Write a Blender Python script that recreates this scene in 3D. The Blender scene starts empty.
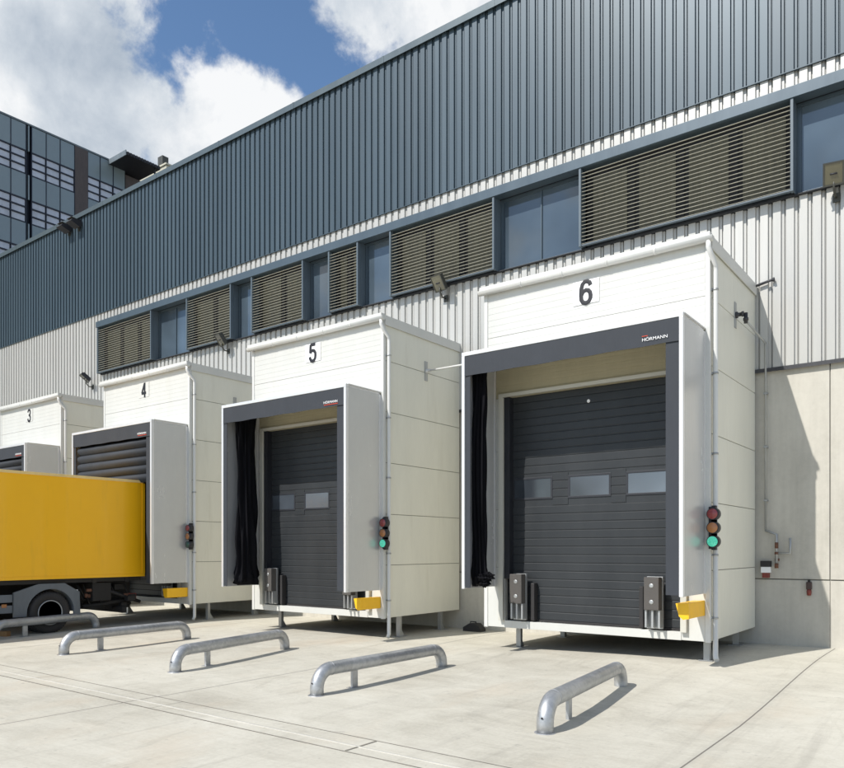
import bpy, bmesh, math, random
from mathutils import Vector, Matrix
random.seed(7)
S = bpy.context.scene
COL = S.collection
R = math.radians

# ------------------------------------------------------------------ camera
cam = bpy.data.objects.new('camera', bpy.data.cameras.new('camera'))
COL.objects.link(cam)
cam.location = (0, 0, 1.6)
cam.rotation_euler = (R(90), 0, math.asin(0.6046))
cam.data.sensor_width = 36
cam.data.lens = 755 / 844 * 36
cam.data.shift_y = (549 - 384) / 844
cam.data.clip_end = 3000
cam.data.clip_start = 0.05
S.camera = cam

# ------------------------------------------------------------------ materials
def new_mat(name):
    m = bpy.data.materials.new(name); m.use_nodes = True
    nt = m.node_tree
    return m, nt, nt.nodes['Principled BSDF']

def N(nt, kind, **kw):
    n = nt.nodes.new(kind)
    for k, v in kw.items():
        if k.startswith('i_'):
            key = k[2:]
            key = int(key) if key.isdigit() else key.replace('_', ' ')
            n.inputs[key].default_value = v
        else: setattr(n, k, v)
    return n

def ramp(nt, stops, fac=None):
    n = nt.nodes.new('ShaderNodeValToRGB'); e = n.color_ramp.elements
    while len(e) < len(stops): e.new(0.5)
    for el, (p, c) in zip(e, stops):
        el.position = p
        el.color = (c, c, c, 1) if isinstance(c, (int, float)) else (*c, 1)
    if fac is not None: nt.links.new(fac, n.inputs[0])
    return n

def mixc(nt, fac, a, b, mode='MIX'):
    n = nt.nodes.new('ShaderNodeMix'); n.data_type = 'RGBA'; n.blend_type = mode
    for v, i in ((fac, 0), (a, 6), (b, 7)):
        if isinstance(v, (int, float)): n.inputs[i].default_value = v
        elif isinstance(v, tuple): n.inputs[i].default_value = (*v, 1)
        else: nt.links.new(v, n.inputs[i])
    return n.outputs[2]

def mth(nt, op, a, b=None, c=None, clamp=False):
    n = nt.nodes.new('ShaderNodeMath'); n.operation = op; n.use_clamp = clamp
    for i, v in enumerate((a, b, c)):
        if v is None: continue
        if isinstance(v, (int, float)): n.inputs[i].default_value = v
        else: nt.links.new(v, n.inputs[i])
    return n.outputs[0]

def noise(nt, scale, detail=4, rough=.55, vec=None, stretch=None, dist=0.0):
    n = N(nt, 'ShaderNodeTexNoise'); n.inputs['Scale'].default_value = scale
    n.inputs['Detail'].default_value = detail; n.inputs['Roughness'].default_value = rough
    n.inputs['Distortion'].default_value = dist
    if vec is None:
        g = N(nt, 'ShaderNodeNewGeometry'); vec = g.outputs['Position']
    if stretch:
        mp = N(nt, 'ShaderNodeMapping'); mp.inputs['Scale'].default_value = stretch
        nt.links.new(vec, mp.inputs[0]); vec = mp.outputs[0]
    nt.links.new(vec, n.inputs['Vector'])
    return n.outputs[0]

def bump(nt, bs, height, strength=.2, dist=.01):
    b = N(nt, 'ShaderNodeBump'); b.inputs['Strength'].default_value = strength
    b.inputs['Distance'].default_value = dist
    nt.links.new(height, b.inputs['Height']); nt.links.new(b.outputs[0], bs.inputs['Normal'])

def paint(name, col, rough=.45, var=.12, metal=0.0, nscale=3.0, stretch=(1, 1, .25), wav=0.0, coat=0.0, spec=.5, dirt=None):
    m, nt, bs = new_mat(name)
    n1 = noise(nt, nscale, 5, .6, stretch=stretch)
    n2 = noise(nt, nscale * 9, 3, .6, stretch=stretch)
    f = mth(nt, 'ADD', mth(nt, 'MULTIPLY', n1, .7), mth(nt, 'MULTIPLY', n2, .3))
    lo = tuple(c * (1 - var) for c in col); hi = tuple(min(1, c * (1 + var * .6)) for c in col)
    r = ramp(nt, [(.32, lo), (.68, hi)], f)
    out = r.outputs[0]
    if dirt:
        nd = noise(nt, 1.1, 6, .7, stretch=(3, 3, .35))
        rd = ramp(nt, [(.55, 0.0), (.8, 1.0)], nd)
        out = mixc(nt, mth(nt, 'MULTIPLY', rd.outputs[0], dirt[1]), out, dirt[0])
    nt.links.new(out, bs.inputs['Base Color'])
    rr = N(nt, 'ShaderNodeMapRange'); nt.links.new(n1, rr.inputs[0])
    rr.inputs[3].default_value = rough * .8; rr.inputs[4].default_value = min(1, rough * 1.25)
    nt.links.new(rr.outputs[0], bs.inputs['Roughness'])
    bs.inputs['Metallic'].default_value = metal
    bs.inputs['Specular IOR Level'].default_value = spec
    bs.inputs['Coat Weight'].default_value = coat
    if wav: bump(nt, bs, noise(nt, 1.3, 2, .4), wav, .02)
    return m

M = {}
M['panel'] = paint('bounce_tinted_side_panel', (.74, .73, .645), .42, .05, wav=.12, dirt=((.48, .45, .35), .28))  # same box as the front; warm ground bounce put into the side colour
M['panel_white'] = paint('white_front_panel', (.59, .59, .555), .42, .04, wav=.1, dirt=((.50, .47, .39), .25))
M['flash'] = paint('white_flashing', (.62, .62, .59), .38, .05)
M['pipe_white'] = paint('grey_white_pipe', (.66, .66, .64), .4, .05)
M['seam'] = paint('panel_joint', (.20, .195, .17), .8, .1)
M['cor_light'] = paint('light_corrugated_sheet', (.47, .465, .44), .42, .06, metal=.15, stretch=(1, 1, .1), dirt=((.45, .43, .39), .25))
M['cor_dark'] = paint('steel_blue_corrugated_sheet', (.056, .084, .106), .40, .10, metal=.15, stretch=(1, 1, .08), spec=.5)
M['steel_blue'] = paint('steel_blue_flashing', (.075, .105, .13), .35, .08, metal=.2)
M['coping'] = paint('coping_metal', (.10, .13, .145), .35, .06, metal=.3)
M['dark_void'] = paint('dark_reveal', (.018, .02, .024), .7, .2)
M['slat'] = paint('aluminium_blind_slat', (.50, .485, .41), .42, .08, metal=.1)
M['guide'] = paint('blind_guide', (.10, .13, .155), .4, .1)
M['curtainpane'] = paint('window_with_beige_curtain', (.115, .11, .078), .4, .4, stretch=(5, 5, .4))
M['alu'] = paint('anodised_aluminium', (.74, .74, .74), .35, .05, metal=.35)
M['alu_side'] = paint('brushed_alu_panel', (.56, .565, .57), .25, .05, metal=.35, stretch=(1, 1, .3), wav=.08)
M['charcoal'] = paint('charcoal_curtain', (.046, .051, .060), .7, .12, wav=.5, spec=.25)
M['black_fabric'] = paint('black_fabric', (.006, .006, .008), .85, .4, wav=.6, spec=.12)
M['rubber'] = paint('black_rubber', (.028, .026, .026), .7, .3)
M['bumper'] = paint('worn_bumper_rubber', (.085, .078, .072), .75, .2)
M['steel'] = paint('dark_steel', (.06, .06, .065), .5, .3, metal=.3)
M['frame_dark'] = paint('dark_door_track', (.020, .022, .028), .5, .2)
M['lintel'] = paint('shade_tinted_lintel', (.44, .40, .27), .5, .08)  # front wall panel with the shade inside the shelter painted in as beige
M['jamb'] = paint('pale_jamb', (.55, .54, .48), .4, .05)
M['yellow'] = paint('yellow_plastic', (.90, .50, .012), .45, .08)
M['truck_yellow'] = paint('yellow_lorry_skin', (1.0, .515, .008), .38, .04, nscale=.6, stretch=(1, 1, 1), coat=.2, dirt=((.45, .25, .03), .3))
M['truck_grey'] = paint('grey_plastic_trim', (.13, .145, .16), .5, .15)
M['chassis'] = paint('dirty_chassis', (.020, .018, .017), .7, .5)
M['rust'] = paint('rusty_fitting', (.16, .07, .04), .7, .4)
M['wood'] = paint('wooden_block', (.30, .17, .07), .8, .3)
M['number_white'] = paint('number_plate_white', (.90, .90, .90), .4, .02)
M['ink'] = paint('black_ink', (.012, .012, .016), .5, .1)
M['red_ink'] = paint('red_logo_ink', (.55, .06, .03), .5, .1)
M['white_ink'] = paint('white_logo_ink', (.8, .8, .8), .5, .05)
M['brown_wall'] = paint('brown_metal_mesh_wall', (.085, .07, .068), .7, .25, nscale=6, stretch=(1, 1, .3))
M['cream'] = paint('pale_rendered_block', (.50, .48, .38), .7, .1)
M['office_panel'] = paint('blue_grey_glass_panel', (.20, .25, .27), .22, .06, nscale=.4, stretch=(1, 1, 1), spec=.8)
M['office_dark'] = paint('navy_window_frame', (.010, .014, .028), .4, .1)
M['office_pane'] = paint('pale_office_pane', (.50, .53, .60), .15, .25, nscale=.5, stretch=(1, 1, .6), spec=.8)
M['canopy'] = paint('dark_canopy_metal', (.018, .02, .026), .6, .2)
M['canopy_edge'] = paint('canopy_edge_metal', (.14, .17, .19), .5, .2)
M['lamp_body'] = paint('grey_lamp_housing', (.07, .07, .06), .5, .15, metal=.3)
M['lamp_dark'] = paint('black_lamp_housing', (.02, .02, .025), .5, .2)
M['galv_pipe'] = paint('galvanised_conduit', (.42, .43, .43), .45, .2, metal=.6)
M['red'] = paint('dull_red_plastic', (.20, .04, .03), .5, .2)
M['brown_plastic'] = paint('dark_brown_plastic', (.06, .035, .03), .5, .2)

def sheet_tones(m, width, amt):
    nt = m.node_tree; bs = nt.nodes['Principled BSDF']
    lk = bs.inputs['Base Color'].links[0]; src = lk.from_socket
    g = N(nt, 'ShaderNodeNewGeometry'); sp_ = N(nt, 'ShaderNodeSeparateXYZ'); nt.links.new(g.outputs['Position'], sp_.inputs[0])
    fx = mth(nt, 'FLOOR', mth(nt, 'DIVIDE', mth(nt, 'ADD', sp_.outputs[0], 200.05), width))
    wn_ = N(nt, 'ShaderNodeTexWhiteNoise'); wn_.noise_dimensions = '1D'; nt.links.new(fx, wn_.inputs['W'])
    r_ = ramp(nt, [(0, 1 - amt), (1, 1 + amt)], wn_.outputs['Value'])
    nt.links.new(mixc(nt, 1.0, src, r_.outputs[0], 'MULTIPLY'), bs.inputs['Base Color'])
sheet_tones(M['cor_dark'], 1.0, .07); sheet_tones(M['cor_light'], 1.0, .035)

# galvanised guide rail: zinc spangle and stains
m, nt, bs = new_mat('galvanised_steel'); M['galv'] = m
v = N(nt, 'ShaderNodeTexVoronoi'); v.inputs['Scale'].default_value = 22
g = N(nt, 'ShaderNodeNewGeometry'); nt.links.new(g.outputs['Position'], v.inputs[0])
n1 = noise(nt, 3.5, 6, .65, stretch=(1, .35, 1))
f = mth(nt, 'ADD', mth(nt, 'MULTIPLY', n1, .8), mth(nt, 'MULTIPLY', v.outputs['Color'], .2))
r = ramp(nt, [(.35, (.36, .37, .38)), (.52, (.46, .47, .48)), (.7, (.56, .57, .58))], f)
nt.links.new(r.outputs[0], bs.inputs['Base Color']); bs.inputs['Metallic'].default_value = .7
r2 = ramp(nt, [(.3, .36), (.7, .58)], n1); nt.links.new(r2.outputs[0], bs.inputs['Roughness'])
bump(nt, bs, n1, .12, .006)

# glass of the warehouse strip and door panes
def glass(name, col, rough=.06, var=.15):
    m, nt, bs = new_mat(name)
    n1 = noise(nt, .5, 3, .5)
    r = ramp(nt, [(.35, tuple(c * (1 - var) for c in col)), (.65, tuple(c * (1 + var) for c in col))], n1)
    nt.links.new(r.outputs[0], bs.inputs['Base Color'])
    bs.inputs['Roughness'].default_value = rough; bs.inputs['Specular IOR Level'].default_value = .9
    bump(nt, bs, noise(nt, .8, 2, .4), .04, .02)
    return m
M['glass'] = glass('blue_grey_window_glass', (.065, .090, .115), .05, .3)
M['pane'] = glass('scratched_door_pane', (.08, .095, .115), .16, .6)
M['lens_amber'] = glass('amber_lens', (.35, .13, .03), .2)
M['lens_red'] = glass('red_lens', (.22, .02, .02), .2)
M['lens_dark_green'] = glass('unlit_green_lens', (.01, .06, .04), .2)
m, nt, bs = new_mat('lit_green_lens'); M['lens_green'] = m
bs.inputs['Base Color'].default_value = (.02, .35, .22, 1); bs.inputs['Roughness'].default_value = .25
n1 = noise(nt, 120, 2, .5)
r = ramp(nt, [(.35, (.01, .38, .24)), (.7, (.25, .85, .65))], n1)
nt.links.new(r.outputs[0], bs.inputs['Emission Color']); bs.inputs['Emission Strength'].default_value = .62
M['reflector'] = glass('lamp_glass', (.115, .105, .06), .15, .6)

# dark sectional door sheet with horizontal micro ribs
m, nt, bs = new_mat('anthracite_door_sheet'); M['door'] = m
n1 = noise(nt, 2.0, 5, .6, stretch=(1, 1, .4)); n2 = noise(nt, 60, 3, .6)
f = mth(nt, 'ADD', mth(nt, 'MULTIPLY', n1, .75), mth(nt, 'MULTIPLY', n2, .25))
r = ramp(nt, [(.35, (.025, .028, .031)), (.65, (.036, .039, .042))], f)
nt.links.new(r.outputs[0], bs.inputs['Base Color'])
bs.inputs['Roughness'].default_value = .42; bs.inputs['Specular IOR Level'].default_value = .35
bump(nt, bs, n2, .15, .002)

# in-situ concrete wall panels
m, nt, bs = new_mat('precast_concrete'); M['concrete'] = m
n1 = noise(nt, .8, 7, .65, stretch=(1, 1, .5)); n2 = noise(nt, 14, 5, .7)
n3 = noise(nt, 1.2, 5, .6, stretch=(6, 1, .35))
f = mth(nt, 'ADD', mth(nt, 'MULTIPLY', n1, .5), mth(nt, 'ADD', mth(nt, 'MULTIPLY', n2, .2), mth(nt, 'MULTIPLY', n3, .3)))
r = ramp(nt, [(.3, (.38, .36, .31)), (.5, (.51, .485, .425)), (.7, (.61, .585, .515))], f)
nt.links.new(r.outputs[0], bs.inputs['Base Color']); bs.inputs['Roughness'].default_value = .8
bump(nt, bs, f, .2, .01)

# concrete yard: broom marks, stains, sawn joints
m, nt, bs = new_mat('concrete_yard_slab'); M['yard'] = m
g = N(nt, 'ShaderNodeNewGeometry'); pos = g.outputs['Position']
a = noise(nt, .33, 6, .6, pos, (1, .7, 1), dist=.6)
b = noise(nt, 1.5, 8, .72, pos, (.7, 1.1, 1), dist=.9)
c = noise(nt, 26, 5, .7, pos)
br = noise(nt, 9, 4, .6, pos, (.22, 2.2, 1))
f = mth(nt, 'ADD', mth(nt, 'ADD', mth(nt, 'MULTIPLY', a, .36), mth(nt, 'MULTIPLY', b, .38)), mth(nt, 'ADD', mth(nt, 'MULTIPLY', c, .20), mth(nt, 'MULTIPLY', br, .10)))
r = ramp(nt, [(.38, (.38, .355, .295)), (.48, (.475, .45, .38)), (.55, (.53, .505, .43)), (.64, (.59, .565, .49))], f)
# warm rusty tint blotches
t1 = ramp(nt, [(.54, 0.0), (.75, .5)], noise(nt, .7, 5, .6, pos, (1.2, .6, 1)))
colr = mixc(nt, t1.outputs[0], r.outputs[0], (.50, .42, .32))
# dark scuffs / tyre dirt
t2 = ramp(nt, [(.57, 0.0), (.78, .55)], noise(nt, 1.7, 8, .75, pos, (.8, .25, 1), dist=1.2))
colr = mixc(nt, t2.outputs[0], colr, (.26, .24, .195))
t3 = ramp(nt, [(.62, 0.0), (.70, .55)], noise(nt, 7.5, 5, .65, pos))
colr = mixc(nt, t3.outputs[0], colr, (.33, .31, .27))
ty = ramp(nt, [(.54, 0.0), (.72, .30)], noise(nt, 1.4, 6, .7, pos, (2.6, .16, 1), dist=.7))
colr = mixc(nt, ty.outputs[0], colr, (.27, .25, .215))
# slab joints along Y every 6.07 m (from x=-2.05)
sx = N(nt, 'ShaderNodeSeparateXYZ'); nt.links.new(pos, sx.inputs[0])
wob = mth(nt, 'MULTIPLY', mth(nt, 'SUBTRACT', noise(nt, 2.2, 3, .6, pos), .5), .004)
xx = mth(nt, 'ADD', mth(nt, 'ADD', sx.outputs[0], 2.05 + 3.035 + 607), wob)
md = mth(nt, 'ABSOLUTE', mth(nt, 'SUBTRACT', mth(nt, 'MODULO', xx, 6.07), 3.035))
# offset so that the joint falls at modulo centre
j = mth(nt, 'LESS_THAN', md, .0085)
j2 = mth(nt, 'MULTIPLY', mth(nt, 'LESS_THAN', md, .05), .16)
colr = mixc(nt, j2, colr, (.36, .34, .30))
colr = mixc(nt, mth(nt, 'MULTIPLY', j, .8), colr, (.10, .09, .08))
nt.links.new(colr, bs.inputs['Base Color']); bs.inputs['Roughness'].default_value = .82
bs.inputs['Specular IOR Level'].default_value = .35
hh = mth(nt, 'SUBTRACT', f, mth(nt, 'MULTIPLY', j, .5))
bump(nt, bs, hh, .35, .012)
M['drain'] = paint('drain_kerb_concrete', (.47, .44, .365), .8, .12, nscale=5, stretch=(.5, 1, 1))
M['drain_line'] = paint('joint_sealant', (.20, .185, .155), .8, .3)
M['drain_lip'] = paint('pale_drain_lip', (.58, .56, .50), .6, .12)

# ------------------------------------------------------------------ mesh builder
class MB:
    def __init__(s): s.bm = bmesh.new(); s.mats = []; s.cur = 0
    def mat(s, m):
        if m not in s.mats: s.mats.append(m)
        s.cur = s.mats.index(m); return s
    def _tag(s, faces, smooth=False):
        for f in faces: f.material_index = s.cur; f.smooth = smooth
    def box(s, x0, x1, y0, y1, z0, z1, bev=0.0, mtx=None):
        vs = [s.bm.verts.new(p) for p in ((x0, y0, z0), (x1, y0, z0), (x1, y1, z0), (x0, y1, z0), (x0, y0, z1), (x1, y0, z1), (x1, y1, z1), (x0, y1, z1))]
        fs = [s.bm.faces.new([vs[i] for i in q]) for q in ((3, 2, 1, 0), (4, 5, 6, 7), (0, 1, 5, 4), (1, 2, 6, 5), (2, 3, 7, 6), (3, 0, 4, 7))]
        s._tag(fs)
        if bev:
            es = list({e for f in fs for e in f.edges})
            rr = bmesh.ops.bevel(s.bm, geom=es, offset=bev, segments=2, affect='EDGES', profile=.6)
            s._tag(rr['faces']); vs = list({v for f in rr['faces'] for v in f.verts} | {v for v in vs if v.is_valid})
        if mtx is not None: bmesh.ops.transform(s.bm, matrix=mtx, verts=[v for v in vs if v.is_valid])
        return s
    def prism(s, poly, axis, a, b, smooth=False):
        def P(u, v, w): return {'x': (w, u, v), 'y': (u, w, v), 'z': (u, v, w)}[axis]
        A = [s.bm.verts.new(P(u, v, a)) for u, v in poly]; B = [s.bm.verts.new(P(u, v, b)) for u, v in poly]
        n = len(poly); fs = []
        caps = [s.bm.faces.new(A), s.bm.faces.new(B[::-1])]
        for i in range(n): fs.append(s.bm.faces.new((A[i], B[i], B[(i + 1) % n], A[(i + 1) % n])))
        s._tag(caps); s._tag(fs, smooth)
        bmesh.ops.recalc_face_normals(s.bm, faces=caps + fs); return s
    def tube(s, pts, r, n=16, caps=True, smooth=True):
        pts = [Vector(p) for p in pts]; rings = []
        rs = r if isinstance(r, (list, tuple)) else [r] * len(pts)
        up = None
        for i, p in enumerate(pts):
            t = (pts[min(i + 1, len(pts) - 1)] - pts[max(i - 1, 0)]).normalized()
            if up is None:
                up = Vector((0, 0, 1)) if abs(t.z) < .9 else Vector((1, 0, 0))
            u = (up - t * up.dot(t)).normalized(); w = t.cross(u); up = u
            rings.append([s.bm.verts.new(p + (u * math.cos(2 * math.pi * k / n) + w * math.sin(2 * math.pi * k / n)) * rs[i]) for k in range(n)])
        fs = []
        for A, B in zip(rings, rings[1:]):
            for k in range(n): fs.append(s.bm.faces.new((A[k], A[(k + 1) % n], B[(k + 1) % n], B[k])))
        s._tag(fs, smooth)
        cf = []
        if caps: cf = [s.bm.faces.new(rings[0][::-1]), s.bm.faces.new(rings[-1])]; s._tag(cf)
        bmesh.ops.recalc_face_normals(s.bm, faces=fs + cf); return s
    def lathe(s, prof, c, axis='x', n=32, smooth=True):
        # prof: list of (axial, radius)
        rings = []
        for a, r in prof:
            ring = []
            for k in range(n):
                q = 2 * math.pi * k / n; u, v = r * math.cos(q), r * math.sin(q)
                p = {'x': (a, u, v), 'y': (u, a, v), 'z': (u, v, a)}[axis]
                ring.append(s.bm.verts.new(Vector(c) + Vector(p)))
            rings.append(ring)
        fs = []
        for A, B in zip(rings, rings[1:]):
            for k in range(n): fs.append(s.bm.faces.new((A[k], A[(k + 1) % n], B[(k + 1) % n], B[k])))
        s._tag(fs, smooth)
        cf = [s.bm.faces.new(rings[0][::-1]), s.bm.faces.new(rings[-1])]; s._tag(cf)
        bmesh.ops.recalc_face_normals(s.bm, faces=fs + cf); return s
    def quad(s, a, b, c, d):
        f = s.bm.faces.new([s.bm.verts.new(p) for p in (a, b, c, d)]); s._tag([f]); return s
    def build(s, name, m=None, parent=None, off=(0, 0, 0)):
        me = bpy.data.meshes.new(name)
        if any(off): bmesh.ops.translate(s.bm, verts=s.bm.verts, vec=Vector(off))
        s.bm.to_mesh(me); s.bm.free()
        for mm in (s.mats or [m]): me.materials.append(mm)
        o = bpy.data.objects.new(name, me); COL.objects.link(o)
        if parent: o.parent = parent
        return o

def build_split(mb, name, m=None, parent=None, off=(0, 0, 0)):
    """one object for every loose piece collected in mb"""
    bm = mb.bm; bm.verts.ensure_lookup_table(); seen = set(); res = []
    for v in list(bm.verts):
        if v in seen: continue
        st = [v]; isl = []; seen.add(v)
        while st:
            q = st.pop(); isl.append(q)
            for e in q.link_edges:
                w = e.other_vert(q)
                if w not in seen: seen.add(w); st.append(w)
        idx = {q: k for k, q in enumerate(isl)}
        fs = {f for q in isl for f in q.link_faces}
        me = bpy.data.meshes.new(name)
        me.from_pydata([q.co + Vector(off) for q in isl], [], [[idx[q] for q in f.verts] for f in fs])
        for mm in (mb.mats or [m]): me.materials.append(mm)
        for p, f in zip(me.polygons, fs): p.material_index = f.material_index; p.use_smooth = f.smooth
        o = bpy.data.objects.new(name, me); COL.objects.link(o)
        if parent: o.parent = parent
        res.append(o)
    bm.free(); return res

def tag(o, label, cat, group=None):
    o['label'] = label; o['category'] = cat
    if group: o['group'] = group
    return o
def thing(name, label, cat, loc=(0, 0, 0), group=None):
    o = bpy.data.objects.new(name, None); COL.objects.link(o); o.location = loc
    o.empty_display_size = .3
    return tag(o, label, cat, group)
def struct(o): o['kind'] = 'structure'; return o

STROKES = {
 3: [[(-.075, .10), (-.06, .145), (-.02, .168), (.02, .168), (.06, .145), (.072, .09), (.06, .04), (.02, .012), (-.02, .01)],
     [(.01, .01), (.055, -.015), (.078, -.07), (.07, -.13), (.03, -.168), (-.02, -.17), (-.06, -.145), (-.08, -.09)]],
 4: [[(.035, -.185), (.035, .185)], [(.025, .165), (-.088, -.075)], [(-.10, -.078), (.095, -.078)]],
 5: [[(.078, .165), (-.062, .165)], [(-.058, .170), (-.070, .0)],
     [(-.074, -.005), (-.045, .03), (0, .047), (.045, .03), (.077, -.015), (.08, -.065), (.072, -.12), (.04, -.16), (0, -.172), (-.045, -.16), (-.075, -.115), (-.082, -.08)]],
 6: [[(.078, .095), (.062, .142), (.02, .168), (-.02, .166), (-.058, .132), (-.078, .06), (-.082, -.04), (-.076, -.11), (-.05, -.155), (0, -.172), (.05, -.155), (.077, -.105), (.08, -.065), (.07, -.015), (.04, .022), (0, .032), (-.045, .015), (-.078, -.04)]]}
def numeral(n, parent, loc, w=.035):
    mb = MB()
    for st in STROKES[n]: mb.tube([(x * 1.0, 0, z) for x, z in st], w, 16, smooth=False)
    bmesh.ops.transform(mb.bm, matrix=Matrix.Translation(loc) @ Matrix.Diagonal((1, .10, 1, 1)), verts=mb.bm.verts)
    return mb.build('numeral', M['ink'], parent)
def text_mesh(body, size, mat, name, parent, loc, sx=1.0, bold=0.0, depth=.002):
    cu = bpy.data.curves.new(name, 'FONT'); cu.body = body; cu.size = size
    cu.align_x = 'CENTER'; cu.align_y = 'CENTER'; cu.offset = bold; cu.extrude = depth
    t = bpy.data.objects.new(name, cu); COL.objects.link(t)
    bpy.context.view_layer.update()
    me = bpy.data.meshes.new_from_object(t.evaluated_get(bpy.context.evaluated_depsgraph_get()))
    bpy.data.objects.remove(t); bpy.data.curves.remove(cu)
    me.transform(Matrix.Translation(loc) @ Matrix.Rotation(R(90), 4, 'X') @ Matrix.Diagonal((sx, 1, 1, 1)))
    me.materials.clear(); me.materials.append(mat)
    o = bpy.data.objects.new(name, me); COL.objects.link(o); o.parent = parent
    return o

# ------------------------------------------------------------------ ground
def sm(t): t = max(0, min(1, t)); return t * t * (3 - 2 * t)
def gz(x, y):
    A = .06 + .12 * sm((x + 8.5) / 5.0)          # rise of the yard towards the wall
    return -.2 + A * 1.1 * sm((y - 7.2) / 5.6)
bm = bmesh.new()
xs = [-900, -300, -120, -60, -45] + [-36 + i * .75 for i in range(60)] + [12, 20, 60, 300, 900]
ys = [-900, -300, -80, -20, -5, 0, 4, 8] + [8.5 + i * .3 for i in range(20)] + [15, 40, 120, 400, 1500]
grid = [[bm.verts.new((x, y, gz(x, y))) for y in ys] for x in xs]
for i in range(len(xs) - 1):
    for k in range(len(ys) - 1):
        f = bm.faces.new((grid[i][k], grid[i + 1][k], grid[i + 1][k + 1], grid[i][k + 1])); f.smooth = True
me = bpy.data.meshes.new('ground'); bm.to_mesh(me); bm.free(); me.materials.append(M['yard'])
go = bpy.data.objects.new('ground', me); COL.objects.link(go); struct(go)

# drainage channel set into the yard, running parallel to the wall
d = MB()
G0 = -.2
def segs(lo, hi, step):
    x = lo
    while x < hi - .001:
        yield x, min(hi, x + step); x += step
for a_, b_ in segs(-46.6 + 0, 9.4, 3.0):
    d.mat(M['yard']).box(a_ + .006, b_ - .006, 4.93, 5.36, G0 - .05, G0 + .004)
d.mat(M['drain_line']).box(-46.6, 9.4, 4.915, 4.93, G0 - .05, G0 + .0055).box(-46.6, 9.4, 5.36, 5.376, G0 - .05, G0 + .0055)
d.mat(M['drain_lip']).box(-46.6, 9.4, 5.095, 5.118, G0 - .05, G0 + .009)
d.mat(M['drain_line']).box(-46.6, 9.4, 5.118, 5.130, G0 - .05, G0 + .006)
for x in (-4.6, -16.6):
    d.mat(M['drain_line']).box(x - .012, x + .012, 4.94, 5.35, G0 - .04, G0 + .0075)
dr = d.build('drain_channel')
tag(dr, 'long pale concrete drain channel set in the yard floor parallel to the warehouse', 'drain')

# ------------------------------------------------------------------ warehouse
YW = 13.68
WX0, WX1 = -60.0, 9.0
ROOF = 13.08
wh = thing('warehouse', 'large warehouse clad in steel blue and pale corrugated sheet behind the dock boxes', 'warehouse', (-2.12, YW, 0))
WO = (2.12, -YW, 0)
PITCH = .2
def corr(mb, x0, x1, z0, z1, y, dep=.036, phase=0.0):
    """trapezoid sheet: y is the outer face; every pitch a stepped valley runs back from it"""
    pts = [(x0, y)]
    k = math.ceil((x0 - phase) / PITCH)
    while k * PITCH + phase + .05 < x1:
        c = k * PITCH + phase
        if c - .05 > x0: pts += [(c - .040, y), (c - .036, y + dep), (c + .006, y + dep), (c + .009, y + dep + .030), (c + .022, y + dep + .030), (c + .040, y)]
        k += 1
    pts.append((x1, y))
    lo = [mb.bm.verts.new((p[0], p[1], z0)) for p in pts]; hi = [mb.bm.verts.new((p[0], p[1], z1)) for p in pts]
    fs = [mb.bm.faces.new((lo[i], lo[i + 1], hi[i + 1], hi[i])) for i in range(len(pts) - 1)]
    mb._tag(fs)
ZC = 9.49                # foot of the dark cladding
ZF0, ZF1 = 8.93, 9.12    # fascia above the window strip
ZS = 7.42                # sill
SX0, SX1 = -23.72, 5.0   # window strip
u = MB(); corr(u, WX0, WX1, ZC, ROOF - .02, YW - .095)
u.quad((WX0, YW - .095, ZC), (WX0, YW, ZC), (WX1, YW, ZC), (WX1, YW - .095, ZC))
u.box(WX0, WX1, YW - .100, YW - .060, ZC - .016, ZC - .002)
u.box(WX1 - .3, WX1, YW - .03, YW + 40, ZC, ROOF - .03)
u.build('upper_cladding', M['cor_dark'], wh, WO)
l = MB()
corr(l, WX0, SX0, 4.64, ZC + .02, YW - .066)
corr(l, SX0, SX1, 4.64, ZS - .0, YW - .066)
corr(l, SX0, SX1, ZF1 - .03, ZC + .02, YW - .066)
corr(l, SX1, WX1, 4.64, ZC + .02, YW - .066)
l.build('lower_cladding', M['cor_light'], wh, WO)
cp = MB(); cp.box(WX0 - .06, WX1 + .06, YW - .15, YW + .45, ROOF - .03, ROOF + .05, .008)
cp.box(WX0 - .06, WX1 + .06, YW - .16, YW - .148, ROOF - .10, ROOF + .052)
for a_, b_ in segs(WX0, WX1, 3.035): cp.box(a_, a_ + .05, YW - .165, YW - .15, ROOF - .105, ROOF + .056)
cp.build('roof_coping', M['coping'], wh, WO)
# solid body behind the skin
b0 = MB()
b0.box(WX0, WX1 - .3, YW + .45, YW + 40, 0, ROOF - .2)
b0.box(WX0, WX1 - .3, YW + .03, YW + .449, ZF1 + .05, ROOF - .06)
b0.box(WX0, WX1 - .3, YW + .03, YW + .449, 0.02, ZS - .05)
b0.box(WX0, SX0 - .05, YW + .03, YW + .449, ZS - .049, ZF1 + .049)
b0.build('wall_core', M['dark_void'], wh, WO)
# concrete base: two courses of precast panels
cb = MB()
for k in range(-10, 2):
    x0 = -2.12 + 6.07 * k; x1 = min(x0 + 6.07, WX1)
    if x0 > WX1: continue
    cb.box(x0 + .008, x1 - .008, YW, YW + .25, 1.105, 4.60, .006)
    cb.box(x0 + .004, x1 - .004, YW, YW + .25, -.25, 1.085, .006)
build_split(cb, 'concrete_panel', M['concrete'], wh, WO)
cj = MB(); cj.box(WX0 + .1, WX1 - .1, YW + .02, YW + .24, -.2, 4.55); cj.build('panel_joint', M['seam'], wh, WO)
dp = MB(); dp.box(WX0, WX1, YW - .075, YW + .01, 4.605, 4.638); dp.box(WX0, WX1, YW - .075, YW - .07, 4.575, 4.604)
dp.build('drip_flashing', M['steel'], wh, WO)

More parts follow.
